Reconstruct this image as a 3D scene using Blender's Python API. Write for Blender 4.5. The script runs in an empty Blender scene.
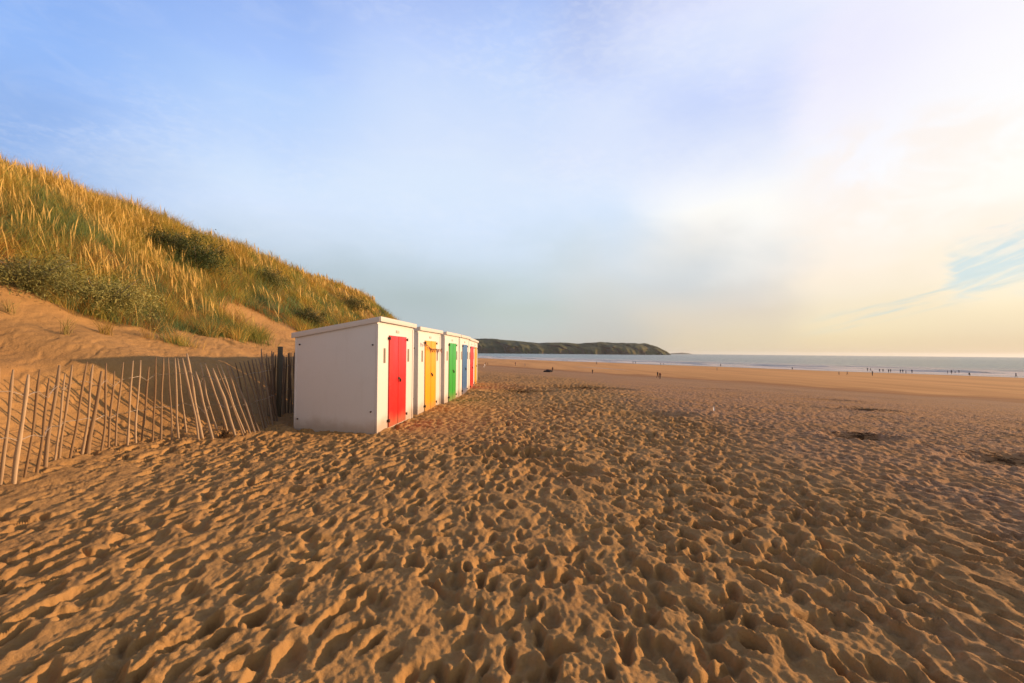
import bpy, math, random
import numpy as np
from mathutils import Matrix, Vector

random.seed(7)
rng = np.random.default_rng(11)
R = math.radians
sc = bpy.context.scene
col = sc.collection

# ------------------------------------------------------------------ camera
CAM_Z = 1.6
F_PX = 455.0
PITCH, ROLL = math.degrees(math.atan(10.8 / F_PX)), 0.53
cd = bpy.data.cameras.new("camera")
cd.sensor_width = 36.0
cd.lens = 36.0 * F_PX / 1024.0
cd.clip_start = 0.05
cd.clip_end = 60000
cam = bpy.data.objects.new("camera", cd)
col.objects.link(cam)
CM = Matrix.Translation((0, 0, CAM_Z)) @ Matrix.Rotation(R(90 + PITCH), 4, 'X') @ Matrix.Rotation(R(ROLL), 4, 'Z')
cam.matrix_world = CM
sc.camera = cam

# ------------------------------------------------------------------ sun + sky
SUN_EL, SUN_AZ = 9.6, 80.0          # azimuth clockwise from +Y (the view), so the sun is off to the right
sd = bpy.data.lights.new("sun", 'SUN')
sd.energy = 5.0
sd.color = (1.0, 0.62, 0.335)
sd.angle = R(0.6)
sun = bpy.data.objects.new("sun", sd)
col.objects.link(sun)
sdir = Vector((math.cos(R(SUN_EL)) * math.sin(R(SUN_AZ)), math.cos(R(SUN_EL)) * math.cos(R(SUN_AZ)), math.sin(R(SUN_EL))))
sun.rotation_euler = sdir.to_track_quat('Z', 'Y').to_euler()
sun.location = (30, 5, 12)

sc.view_settings.view_transform = 'Standard'
sc.view_settings.look = 'None'
sc.view_settings.gamma = 1.0
sc.view_settings.use_curve_mapping = False
sc.view_settings.exposure = 0.3


def lin(c):
    out = []
    for v in c:
        v = v / 255.0
        out.append(v / 12.92 if v <= 0.04045 else ((v + 0.055) / 1.055) ** 2.4)
    return tuple(out)


class NT:
    """small helper to wire node trees"""
    def __init__(self, tree):
        self.t = tree
        self.n = tree.nodes
        self.l = tree.links

    def new(self, typ, **kw):
        nd = self.n.new(typ)
        for k, v in kw.items():
            setattr(nd, k, v)
        return nd

    def link(self, a, b):
        self.l.new(a, b)

    def put(self, sock, v):
        if hasattr(v, 'is_output'):
            self.l.new(v, sock)
        else:
            sock.default_value = v

    def math(self, op, a, b=0.0, c=None, clamp=False):
        nd = self.new('ShaderNodeMath', operation=op, use_clamp=clamp)
        self.put(nd.inputs[0], a)
        self.put(nd.inputs[1], b)
        if c is not None:
            self.put(nd.inputs[2], c)
        return nd.outputs[0]

    def smooth(self, x, lo, hi):
        nd = self.new('ShaderNodeMapRange', interpolation_type='SMOOTHSTEP')
        self.put(nd.inputs[0], x)
        nd.inputs[1].default_value = lo
        nd.inputs[2].default_value = hi
        nd.inputs[3].default_value = 0
        nd.inputs[4].default_value = 1
        return nd.outputs[0]

    def mix(self, f, a, b, blend='MIX'):
        nd = self.new('ShaderNodeMix', data_type='RGBA', blend_type=blend)
        self.put(nd.inputs[0], f)
        for s, v in ((nd.inputs[6], a), (nd.inputs[7], b)):
            if hasattr(v, 'is_output'):
                self.l.new(v, s)
            else:
                s.default_value = (v[0], v[1], v[2], 1)
        return nd.outputs[2]

    def ramp(self, x, stops, interp='EASE'):
        nd = self.new('ShaderNodeValToRGB')
        cr = nd.color_ramp
        cr.interpolation = interp
        while len(cr.elements) > 1:
            cr.elements.remove(cr.elements[-1])
        for i, (p, c) in enumerate(stops):
            e = cr.elements[0] if i == 0 else cr.elements.new(p)
            e.position = p
            e.color = (c[0], c[1], c[2], 1)
        self.put(nd.inputs[0], x)
        return nd.outputs[0]

    def noise(self, vec, scale, detail=4, rough=0.55, dist=0.0, dim='3D'):
        nd = self.new('ShaderNodeTexNoise', noise_dimensions=dim)
        if vec is not None:
            self.link(vec, nd.inputs['Vector'])
        nd.inputs['Scale'].default_value = scale
        nd.inputs['Detail'].default_value = detail
        nd.inputs['Roughness'].default_value = rough
        nd.inputs['Distortion'].default_value = dist
        return nd.outputs[0]

    def mapping(self, vec, loc=(0, 0, 0), rot=(0, 0, 0), scale=(1, 1, 1)):
        nd = self.new('ShaderNodeMapping')
        self.link(vec, nd.inputs[0])
        nd.inputs[1].default_value = loc
        nd.inputs[2].default_value = rot
        nd.inputs[3].default_value = scale
        return nd.outputs[0]


world = bpy.data.worlds.new("World")
sc.world = world
world.use_nodes = True
W = NT(world.node_tree)
W.n.clear()
sky = W.new('ShaderNodeTexSky', sky_type='NISHITA', sun_disc=False)
sky.sun_elevation = R(SUN_EL)
sky.sun_rotation = R(SUN_AZ)
sky.air_density = 1.0
sky.dust_density = 1.5
bg_air = W.new('ShaderNodeBackground')
W.link(sky.outputs[0], bg_air.inputs[0])
bg_air.inputs[1].default_value = 0.085
tc = W.new('ShaderNodeTexCoord')
sep = W.new('ShaderNodeSeparateXYZ')
W.link(tc.outputs['Generated'], sep.inputs[0])
dx, dy, dz = sep.outputs
hor = W.math('SQRT', W.math('ADD', W.math('MULTIPLY', dx, dx), W.math('MULTIPLY', dy, dy)))
el = W.math('ARCTAN2', dz, hor)
el01 = W.math('DIVIDE', el, R(60), clamp=True)             # 0 horizon .. 1 at 60 degrees up
az = W.math('ARCTAN2', dx, dy)                              # 0 along +Y, positive to the right
# high thin veil of cloud: blue towards the left, white towards the sun
e = lambda d: d / 60.0
COLS = [
    (-48, [(0, (176, 190, 200)), (4, (166, 190, 214)), (11, (156, 188, 228)), (18.3, (150, 183, 236)), (26, (146, 184, 247)), (49, (110, 140, 205)), (60, (66, 86, 128))]),
    (-30, [(0, (186, 196, 201)), (5, (182, 196, 206)), (9.6, (192, 208, 222)), (15.8, (215, 231, 255)), (22, (196, 219, 255)), (28.7, (170, 200, 255)), (49, (110, 140, 205)), (60, (66, 86, 128))]),
    (-13, [(0, (190, 197, 197)), (3, (184, 196, 200)), (7.3, (184, 199, 204)), (15.5, (214, 230, 250)), (23, (215, 230, 255)), (35, (184, 206, 253)), (50, (112, 140, 205)), (60, (66, 86, 128))]),
    (1, [(0, (196, 198, 193)), (3, (194, 203, 201)), (6.2, (195, 208, 208)), (15.5, (214, 230, 250)), (23, (216, 230, 254)), (36, (183, 206, 253)), (50, (112, 140, 205)), (60, (66, 86, 128))]),
    (11, [(0, (200, 196, 186)), (2, (198, 197, 191)), (8.8, (212, 218, 220)), (15.9, (216, 231, 250)), (23.5, (221, 232, 255)), (32, (199, 214, 251)), (50, (112, 140, 205)), (60, (66, 86, 128))]),
    (23, [(0, (221, 206, 176)), (3, (222, 209, 188)), (5.6, (219, 212, 201)), (9.6, (212, 216, 218)), (13.5, (240, 238, 234)), (17.2, (252, 252, 252)), (26, (206, 219, 253)), (36, (214, 222, 252)), (60, (66, 86, 128))]),
    (29, [(0, (222, 206, 174)), (3, (226, 212, 187)), (5.6, (222, 212, 199)), (9, (226, 224, 220)), (13.5, (249, 247, 243)), (17.2, (252, 252, 252)), (26, (212, 222, 253)), (36, (222, 227, 252)), (60, (66, 86, 128))]),
    (36, [(0, (226, 205, 170)), (2.4, (239, 222, 186)), (6, (246, 232, 208)), (9.4, (254, 241, 225)), (17, (253, 251, 252)), (27.5, (238, 237, 255)), (40, (228, 230, 255)), (60, (66, 86, 128))]),
    (48, [(0, (220, 199, 166)), (2, (230, 212, 180)), (5, (250, 235, 205)), (11, (255, 249, 238)), (17, (255, 254, 251)), (27, (250, 248, 255)), (40, (240, 240, 255)), (60, (66, 86, 128))]),
]
sunward = W.ramp(el01, [(0, (1.0, 0.74, 0.42)), (e(8), (1.15, 0.95, 0.70)), (e(20), (1.05, 0.95, 0.82)), (e(42), (0.35, 0.38, 0.45)), (1, (0.06, 0.09, 0.21))])
back = W.ramp(el01, [(0, (0.82, 0.79, 0.77)), (e(10), (0.84, 0.84, 0.87)), (e(30), (0.30, 0.30, 0.35)), (1, (0.06, 0.09, 0.20))])
warp_v = W.mapping(tc.outputs['Generated'], scale=(1, 1, 2.0), rot=(0, R(18), 0))
n_big = W.noise(warp_v, 3.2, 5, 0.5, 0.3)
wq = W.math('MULTIPLY', W.math('SUBTRACT', n_big, 0.5), 1.0)
azw = W.math('ADD', az, W.math('MULTIPLY', wq, 0.24))
elw = W.math('DIVIDE', W.math('ADD', el, W.math('MULTIPLY', W.math('MULTIPLY', wq, 0.16), W.math('MULTIPLY', W.smooth(el, R(1), R(12)), W.math('SUBTRACT', 1.0, W.smooth(el, R(26), R(36)))))), R(60), clamp=True)
c = None
for k, (a_, st_) in enumerate(COLS):
    r_c = W.ramp(elw, [(e(d), lin(q)) for d, q in st_], 'CARDINAL')
    c = r_c if c is None else W.mix(W.smooth(azw, R(COLS[k - 1][0]), R(a_)), c, r_c)
c = W.mix(W.smooth(az, R(52), R(76)), c, sunward)
c = W.mix(W.smooth(az, R(95), R(135)), c, back)
c = W.mix(W.smooth(W.math('MULTIPLY', az, -1.0), R(54), R(100)), c, back)
# thin mottled wisps
n_fine = W.noise(W.mapping(tc.outputs['Generated'], scale=(1, 1, 3.0), rot=(0, R(-12), 0)), 9.0, 6, 0.6, 0.8)
wis = W.math('MULTIPLY', W.smooth(n_fine, 0.46, 0.72), W.smooth(el, R(5), R(16)))
c = W.mix(W.math('MULTIPLY', wis, 0.07), c, (0.97, 0.97, 1.0))
n_mot = W.noise(W.mapping(tc.outputs['Generated'], scale=(1, 1, 2.6), rot=(0, R(8), 0)), 46.0, 4, 0.65, 0.5)
mot = W.math('MULTIPLY', W.smooth(n_mot, 0.40, 0.66), W.math('MULTIPLY', W.smooth(el, R(9), R(20)), W.smooth(n_big, 0.42, 0.6)))
c = W.mix(W.math('MULTIPLY', mot, 0.11), c, (0.97, 0.97, 1.0))
n_pe = W.noise(W.mapping(tc.outputs['Generated'], loc=(3, 1, 0), scale=(1, 1, 1.6)), 7.0, 6, 0.6, 0.6)
pe = W.math('MULTIPLY', W.smooth(n_pe, 0.40, 0.64), W.math('MULTIPLY', W.smooth(az, R(26), R(38)), W.math('MULTIPLY', W.smooth(el, R(6), R(9)), W.math('SUBTRACT', 1.0, W.smooth(el, R(19), R(25))))))
c = W.mix(W.math('MULTIPLY', pe, 0.5), c, lin((255, 239, 224)))
# a blue rift in the white cloud low on the right, and slanting streaks under it
fr_x = W.math('SUBTRACT', az, R(46))
fr_y = W.math('SUBTRACT', el, W.math('ADD', R(7.9), W.math('MULTIPLY', fr_x, 0.24)))
n_edge = W.math('SUBTRACT', W.noise(W.mapping(tc.outputs['Generated'], scale=(1, 1, 3.5)), 16.0, 6, 0.62, 0.6), 0.5)
rq = W.math('ADD', W.math('DIVIDE', W.math('ABSOLUTE', fr_y), R(2.9)), W.math('MULTIPLY', n_edge, 1.6))
rift = W.math('SUBTRACT', 1.0, W.smooth(rq, 0.10, 1.25))
rift = W.math('MULTIPLY', rift, W.smooth(W.math('ADD', az, W.math('MULTIPLY', n_edge, 0.09)), R(43.2), R(44.6)))
rift = W.math('MULTIPLY', rift, W.math('SUBTRACT', 1.0, W.smooth(az, R(52), R(60))))
rf_v = W.new('ShaderNodeCombineXYZ')
W.put(rf_v.inputs[0], W.math('MULTIPLY', az, 6.0))
W.put(rf_v.inputs[1], W.math('MULTIPLY', W.math('SUBTRACT', el, W.math('MULTIPLY', az, 0.45)), 50.0))
rift = W.math('MULTIPLY', rift, W.math('ADD', .4, W.math('MULTIPLY', .6, W.smooth(W.noise(rf_v.outputs[0], 1.8, 5, .6, .4), .36, .56))))
c = W.mix(W.math('MULTIPLY', rift, 0.85), c, lin((200, 223, 230)))
st_v = W.new('ShaderNodeCombineXYZ')
W.put(st_v.inputs[0], W.math('MULTIPLY', az, 5.0))
W.put(st_v.inputs[1], W.math('MULTIPLY', W.math('SUBTRACT', el, W.math('MULTIPLY', az, 0.26)), 60.0))
n_str = W.noise(st_v.outputs[0], 1.6, 5, 0.6, 0.4)
s_y = W.math('SUBTRACT', el, W.math('ADD', R(5.6), W.math('MULTIPLY', W.math('SUBTRACT', az, R(43.5)), 0.27)))
band = W.math('SUBTRACT', 1.0, W.smooth(W.math('ABSOLUTE', s_y), R(0.35), R(1.5)))
streak = W.math('MULTIPLY', W.smooth(n_str, 0.45, 0.66), band)
streak = W.math('MULTIPLY', streak, W.math('MULTIPLY', W.smooth(az, R(31), R(39)), W.math('SUBTRACT', 1.0, W.smooth(az, R(50), R(58)))))
c = W.mix(W.math('MULTIPLY', streak, 0.75), c, lin((204, 217, 214)))
bg_cl = W.new('ShaderNodeBackground')
W.link(c, bg_cl.inputs[0])
bg_cl.inputs[1].default_value = 0.862
mx = W.new('ShaderNodeMixShader')
mx.inputs[0].default_value = 0.92
W.link(bg_air.outputs[0], mx.inputs[1])
W.link(bg_cl.outputs[0], mx.inputs[2])
wo = W.new('ShaderNodeOutputWorld')
W.link(mx.outputs[0], wo.inputs[0])

# ------------------------------------------------------------------ numeric helpers
def hash2(ix, iy, seed):
    h = (ix.astype(np.int64) * 374761393 + iy.astype(np.int64) * 668265263 + seed * 2147483647) & 0xFFFFFFFF
    h = ((h ^ (h >> 13)) * 1274126177) & 0xFFFFFFFF
    h = (h ^ (h >> 16)) & 0xFFFFFFFF
    return h


def perlin(x, y, seed=0, period=None):
    x = np.asarray(x, float)
    y = np.asarray(y, float)
    x0 = np.floor(x)
    y0 = np.floor(y)
    fx, fy = x - x0, y - y0
    ux = fx * fx * fx * (fx * (fx * 6 - 15) + 10)
    uy = fy * fy * fy * (fy * (fy * 6 - 15) + 10)
    x0 = x0.astype(np.int64)
    y0 = y0.astype(np.int64)

    def g(ix, iy, ax, ay):
        if period:
            ix = ix % period[0]
            iy = iy % period[1]
        a = hash2(ix, iy, seed) * (2 * np.pi / 4294967296.0)
        return np.cos(a) * ax + np.sin(a) * ay
    a = g(x0, y0, fx, fy)
    b = g(x0 + 1, y0, fx - 1, fy)
    c_ = g(x0, y0 + 1, fx, fy - 1)
    d = g(x0 + 1, y0 + 1, fx - 1, fy - 1)
    return 1.5 * ((a * (1 - ux) + b * ux) * (1 - uy) + (c_ * (1 - ux) + d * ux) * uy)


def fbm(x, y, seed=0, octs=4, gain=0.5):
    s, a = 0, 1.0
    for o in range(octs):
        s = s + a * perlin(x * 2 ** o + 17.3 * o, y * 2 ** o - 9.1 * o, seed + o)
        a *= gain
    return s


def sst(x, a, b):
    t = np.clip((np.asarray(x, float) - a) / (b - a), 0, 1)
    return t * t * (3 - 2 * t)


def smooth_interp(pts, width, lo, hi, n=4000):
    xs = np.linspace(lo, hi, n)
    px, py = zip(*pts)
    ys = np.interp(xs, px, py)
    k = max(1, int(width / (hi - lo) * n))
    ker = np.hanning(k + 2)
    ker /= ker.sum()
    yp = np.pad(ys, (k, k), mode='edge')
    ys = np.convolve(yp, ker, 'same')[k:-k]
    return lambda v: np.interp(v, xs, ys)


# ------------------------------------------------------------------ terrain height
NU = (0.870, 0.494)                 # seaward direction on the ground
SEA_Z = -6.45
U_SHORE = 272.0
_us = np.linspace(-200, 1800, 40001)
_slope = 0.0615 * sst(_us, 6, 22) * (1 - sst(_us, 70, 100)) + 0.0115 * sst(_us, 70, 100)
_zs = -np.cumsum(_slope) * (_us[1] - _us[0])


def zu(u):
    return np.interp(u, _us, _zs)


_xb = smooth_interp([(-60, -4.8), (3.5, -5.5), (5.2, -5.85), (6.7, -6.2), (7.6, -6.0), (8.2, -5.4), (9.0, -5.0), (10.2, -5.1), (11.5, -4.9),
                     (25, -4.1), (45, -4.0), (80, -9), (300, -60), (1800, -900)], 1.0, -60, 1800, 60000)
_zd = smooth_interp([(-3, 0), (-1.3, 0), (0, .12), (.7, .5), (1.7, 1.3), (2.8, 1.68), (4.2, 2.15), (5.6, 2.95), (7.5, 4.6), (10.2, 6.85), (12.5, 7.6), (18, 7.8), (60, 6.0), (400, 5)], 1.2, -3, 400, 20000)

PITS = [(861, 437, .60, .42, .13), (1004, 460, .75, .5, .10), (866, 409, 1.1, .55, .13), (830, 400, 1.4, .5, .10), (641, 414, 1.2, .5, .10),
        (583, 387, 2.2, 1.0, .20), (521, 391.5, 1.3, .6, .14), (502, 452, .9, .35, .10), (716, 384, 3.0, 1.0, .25), (721, 389, 1.4, .6, .12), (560, 470, .5, .3, .06)]
PIT_XY = []


def base_z(x, y):
    x = np.asarray(x, float)
    y = np.asarray(y, float)
    u = NU[0] * x + NU[1] * y
    u = u + 5.0 * np.sin((x * -NU[1] + y * NU[0]) / 60.0) * sst(u, 40, 120)
    z = zu(u)
    z = z + 0.07 * fbm(x / 7.0, y / 9.0, 3, 2) * sst(np.hypot(x, y), 2, 8) * (1 - sst(u, 55, 90))
    z = z + 0.12 * fbm(u / 9.0, (y * NU[0] - x * NU[1]) / 45.0, 5, 2) * sst(u, 12, 40) * (1 - sst(u, 85, 200) * .6)
    a = _xb(y) - x
    d = _zd(a)
    ridge = 1.0 - .12 * sst(y, 18, 50) + 0.05 * np.sin(y / 6.3 + 1) + 0.04 * np.sin(y / 2.9)
    hum = 0.45 * fbm(x / 3.2, y / 3.6, 21, 3) * sst(a, 4.5, 8) + 0.07 * fbm(x / 1.1, y / 1.3, 23, 2) * sst(a, 0.3, 2)
    z = z + d * np.where(a > 3, ridge * sst(a, 3, 7) + (1 - sst(a, 3, 7)), 1) + hum
    for (px, py, rx, ry, dep) in PIT_XY:
        q = ((x - px) / rx) ** 2 + ((y - py) / ry) ** 2
        z = z - dep * np.exp(-q * q) + 0.25 * dep * np.exp(-((np.sqrt(q) - 1.35) / .3) ** 2)
    return z


def ray(px, py):
    d = CM.to_3x3() @ Vector(((px - 512) / F_PX, -(py - 341.5) / F_PX, -1))
    return d.normalized()


def at(px, py, zmin=None):
    """where the line of sight through a photo pixel meets the ground (or the water)"""
    d = ray(px, py)
    t = np.concatenate([np.linspace(1, 60, 6000), np.linspace(60, 900, 20000)])
    x, y, z = d.x * t, d.y * t, CAM_Z + d.z * t
    g = base_z(x, y)
    if zmin is not None:
        g = np.maximum(g, zmin)
    k = np.argmax(z < g)
    return float(x[k]), float(y[k]), float(g[k])


_p = []
for (px, py, rx, ry, dep) in PITS:
    x, y, z = at(px, py)
    _p.append((x, y, rx, ry, dep))
PIT_XY = _p

# trampled sand: footprints stamped into a tile that repeats every 30 x 36 m
CELL = 0.012
TW, TH = 2500, 3000
foot = np.zeros((TH, TW), np.float32)
gy, gx = np.mgrid[0:TH, 0:TW]
gxm, gym = gx * CELL, gy * CELL
foot += 0.020 * perlin(gxm / 0.25, gym / 0.75, 31, (120, 48)).astype(np.float32)
foot += 0.012 * perlin(gxm / 0.16667, gym / 0.24, 32, (180, 150)).astype(np.float32)
foot += 0.022 * perlin(gxm / 1.2, gym / 1.5, 33, (25, 24)).astype(np.float32)


def stamp(x, y, ang, la, lb, dep, skew):
    r = int(1.9 * la / CELL) + 2
    ix, iy = int(x / CELL), int(y / CELL)
    jj = np.arange(-r, r + 1)
    X, Y = np.meshgrid(jj * CELL - (x / CELL - ix) * CELL, jj * CELL - (y / CELL - iy) * CELL)
    p = X * math.sin(ang) + Y * math.cos(ang)
    q = X * math.cos(ang) - Y * math.sin(ang)
    rr = np.sqrt((p / la) ** 2 + (q / (lb * (1 + skew * p / la * .5))) ** 2)
    hole = np.exp(-(rr ** 4.2))
    tilt = 1 + .35 * np.clip(p / la, -1, 1)
    rim = np.exp(-((rr - 1.22) / .24) ** 2) * (0.8 + .5 * (p / la) / np.maximum(rr, .3))
    rows = (iy + jj) % TH
    cols = (ix + jj) % TW
    sub = foot[np.ix_(rows, cols)]
    sub = sub * (1 - .75 * hole) - dep * hole * tilt + .22 * dep * rim
    foot[np.ix_(rows, cols)] = sub


WX, HY = TW * CELL, TH * CELL
for w in range(500):                                   # walkers up and down the beach
    x, y = rng.uniform(0, WX), rng.uniform(0, HY)
    h = rng.normal(0.03, 0.14) + (math.pi if rng.random() < .5 else 0)
    if rng.random() < .10:
        h = rng.uniform(0, 6.28)
    st = rng.uniform(.5, .7)
    side = 1
    la, lb = rng.uniform(.10, .155), rng.uniform(.038, .058)
    n = rng.integers(25, 75)
    for k in range(n):
        h += rng.normal(0, .05)
        x += math.sin(h) * st
        y += math.cos(h) * st
        side = -side
        o = side * rng.uniform(.07, .13)
        stamp((x + math.cos(h) * o) % WX, (y - math.sin(h) * o) % HY, h + side * .12 + rng.normal(0, .1), la * rng.uniform(.9, 1.15), lb * rng.uniform(.9, 1.2),
              rng.uniform(.030, .070), rng.uniform(-.2, .35))
for k in range(8000):
    stamp(rng.uniform(0, WX), rng.uniform(0, HY), rng.normal(0, .45), rng.uniform(.04, .12), rng.uniform(.022, .045), rng.uniform(.014, .05), 0)
# prints are ragged: shift the surface a little this way and that
wx_ = (.030 * perlin(gxm / 0.2, gym / 0.24, 41, (150, 150)) + .014 * perlin(gxm / 0.06, gym / 0.072, 42, (500, 500))) / CELL
wy_ = (.034 * perlin(gxm / 0.2, gym / 0.24, 43, (150, 150)) + .016 * perlin(gxm / 0.06, gym / 0.072, 44, (500, 500))) / CELL
iy_, ix_ = np.mgrid[0:TH, 0:TW]
foot = foot[(iy_ + np.rint(wy_).astype(np.int32)) % TH, (ix_ + np.rint(wx_).astype(np.int32)) % TW]
del wx_, wy_, ix_, iy_
# wind softens the edges
foot = (foot * 2 + np.roll(foot, 1, 0) + np.roll(foot, -1, 0)) / 4
foot = (foot * 2 + np.roll(foot, 1, 1) + np.roll(foot, -1, 1)) / 4
foot += 0.008 * perlin(gxm / 0.06, gym / 0.075, 36, (500, 480)).astype(np.float32)
foot += 0.007 * np.clip(perlin(gxm / 0.03, gym / 0.036, 39, (1000, 1000)), -.2, 1).astype(np.float32)
lumps = np.clip(perlin(gxm / 0.9677, gym / 1.0, 37, (31, 36)) - .12, 0, 1).astype(np.float32)
foot += 0.045 * lumps * np.abs(perlin(gxm / 0.05, gym / 0.06, 38, (600, 600))).astype(np.float32)
foot = np.where(foot > .02, .02 + .045 * np.tanh((foot - .02) / .045), foot)
foot = np.where(foot < -.06, -.06 + .05 * np.tanh((foot + .06) / .05), foot)
del gx, gy, gxm, gym, lumps


FOOT = .80


def foot_z(x, y):
    fx = (np.asarray(x, float) / (CELL * FOOT)) % TW
    fy = (np.asarray(y, float) / (CELL * FOOT)) % TH
    x0, y0 = np.floor(fx).astype(int), np.floor(fy).astype(int)
    tx, ty = fx - x0, fy - y0
    x0 %= TW
    y0 %= TH
    x1, y1 = (x0 + 1) % TW, (y0 + 1) % TH
    return (foot[y0, x0] * (1 - tx) + foot[y0, x1] * tx) * (1 - ty) + (foot[y1, x0] * (1 - tx) + foot[y1, x1] * tx) * ty


def fine_sand(x, y):
    """1 on the flatter, shelly sand towards the sea"""
    n = fbm(x / 2.5, y / 4.0, 57, 3)
    return np.clip(sst(x - .08 * np.minimum(y, 40) + 1.1 * n, 1.4, 5.2) + .8 * sst(y + 4 * n, 24, 60), 0, 1)


def trample(x, y):
    u = NU[0] * x + NU[1] * y
    a = _xb(y) - x
    m = 1 - sst(u + 6 * fbm(x / 12, y / 12, 51, 2), 66, 90)
    bank = sst(a, -.5, .8)
    fine = fine_sand(x, y)
    return m * (1 - .72 * bank) * (1 - .74 * fine) * (.94 + .50 * fbm(x / 2.6, y / 3.2, 52, 2))


def ground_z(x, y):
    x = np.asarray(x, float)
    y = np.asarray(y, float)
    near = (1 - sst(y, 25, 60)) * (1 - sst(_xb(y) - x, -.3, .5) * .7)
    chop = .024 * perlin(x / .13, y / .19, 45) + .015 * perlin(x / .06, y / .085, 46)
    return base_z(x, y) + foot_z(x, y) * trample(x, y) + chop * near * (.26 + .74 * fine_sand(x, y))


# ------------------------------------------------------------------ materials
def mat(name):
    m = bpy.data.materials.new(name)
    m.use_nodes = True
    t = NT(m.node_tree)
    b = t.n['Principled BSDF']
    return m, t, b


def simple(name, colr, rough=.7, var=.12, scale=8.0, bump=0.0, bscale=60.0, spec=.3, metallic=0.0):
    m, t, b = mat(name)
    o = t.new('ShaderNodeTexCoord').outputs['Object']
    n = t.noise(o, scale, 5, .6)
    f = t.math('ADD', t.math('MULTIPLY', t.math('SUBTRACT', n, .5), 2 * var), 1.0)
    cc = t.mix(1.0, colr, (1, 1, 1), 'MULTIPLY')
    nd = t.new('ShaderNodeVectorMath', operation='SCALE')
    t.link(cc, nd.inputs[0])
    t.link(f, nd.inputs[3])
    t.link(nd.outputs[0], b.inputs['Base Color'])
    b.inputs['Roughness'].default_value = rough
    b.inputs['Specular IOR Level'].default_value = spec
    b.inputs['Metallic'].default_value = metallic
    if bump:
        bn = t.new('ShaderNodeBump')
        bn.inputs['Strength'].default_value = bump
        bn.inputs['Distance'].default_value = .01
        t.link(t.noise(o, bscale, 4, .6), bn.inputs['Height'])
        t.link(bn.outputs[0], b.inputs['Normal'])
    return m


def sand_material():
    m, t, b = mat("sand")
    o = t.new('ShaderNodeTexCoord').outputs['Object']
    at_ = t.new('ShaderNodeAttribute', attribute_name='wet')
    wet = at_.outputs['Fac']
    vg = t.new('ShaderNodeAttribute', attribute_name='litter').outputs['Fac']
    n1 = t.noise(o, .45, 4, .55)
    n2 = t.noise(o, 7.0, 6, .65)
    n3 = t.noise(o, 240.0, 3, .7)
    dry = t.mix(n1, (.450, .262, .094), (.372, .213, .082))
    dry = t.mix(t.math('MULTIPLY', t.smooth(t.noise(o, .23, 4, .6), .48, .64), .45), dry, (.35, .182, .066))
    dry = t.mix(t.math('MULTIPLY', t.smooth(n2, .5, .75), .4), dry, (.30, .165, .070))
    dry = t.mix(t.math('MULTIPLY', t.smooth(n3, .55, .8), .35), dry, (.56, .345, .155))
    vor = t.new('ShaderNodeTexVoronoi', feature='F1')
    t.link(o, vor.inputs['Vector'])
    vor.inputs['Scale'].default_value = 34.0
    speck = t.math('MULTIPLY', t.math('SUBTRACT', 1.0, t.smooth(vor.outputs['Distance'], .06, .11)), t.smooth(t.noise(o, 1.6, 3, .6), .52, .62))
    dry = t.mix(t.math('MULTIPLY', speck, .75), dry, (.07, .04, .022))
    fine = t.new('ShaderNodeAttribute', attribute_name='fine').outputs['Fac']
    n5 = t.noise(t.mapping(o, scale=(1, .55, 1)), 19.0, 5, .7)
    shelly = t.mix(t.smooth(n5, .34, .66), (.19, .098, .052), (.56, .335, .185))
    shelly = t.mix(t.smooth(t.noise(o, .9, 4, .6), .40, .62), shelly, (.41, .225, .098))
    dry = t.mix(t.math('MULTIPLY', fine, .85), dry, shelly)
    # firm damp sand lower down the beach, in bands along the shore
    sv = t.mapping(o, rot=(0, 0, -math.atan2(NU[1], NU[0])), scale=(.09, .006, 1))
    n4 = t.noise(sv, 1.0, 5, .6)
    damp = t.mix(t.smooth(n4, .35, .65), (.72, .37, .125), (.58, .285, .092))
    damp = t.mix(t.math('MULTIPLY', t.math('SUBTRACT', 1.0, t.smooth(wet, .20, .335)), .9), damp, (.34, .150, .048))
    c = t.mix(t.smooth(wet, .05, .24), dry, damp)
    c = t.mix(t.smooth(wet, .62, .95), c, (.16, .11, .07))
    c = t.mix(t.math('MULTIPLY', vg, .8), c, t.mix(n2, (.19, .10, .035), (.11, .085, .03)))
    t.link(c, b.inputs['Base Color'])
    rg = t.new('ShaderNodeMapRange')
    t.link(t.smooth(wet, .6, .95), rg.inputs[0])
    rg.inputs[3].default_value = .95
    rg.inputs[4].default_value = .22
    t.link(rg.outputs[0], b.inputs['Roughness'])
    b.inputs['Specular IOR Level'].default_value = .15
    bn = t.new('ShaderNodeBump')
    bn.inputs['Distance'].default_value = .014
    t.link(t.math('MULTIPLY', t.math('SUBTRACT', 1.0, t.smooth(wet, .3, .7)), .8), bn.inputs['Strength'])
    t.link(t.math('ADD', t.noise(o, 45.0, 5, .65), t.math('MULTIPLY', n3, .35)), bn.inputs['Height'])
    bn2 = t.new('ShaderNodeBump')
    bn2.inputs['Distance'].default_value = .10
    t.link(t.math('MULTIPLY', t.math('SUBTRACT', 1.0, t.smooth(wet, .05, .3)), .30), bn2.inputs['Strength'])
    t.link(t.noise(t.mapping(o, scale=(1, .6, 1)), 5.0, 3, .55), bn2.inputs['Height'])
    t.link(bn.outputs[0], bn2.inputs['Normal'])
    t.link(bn2.outputs[0], b.inputs['Normal'])
    return m


M_SAND = sand_material()


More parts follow.
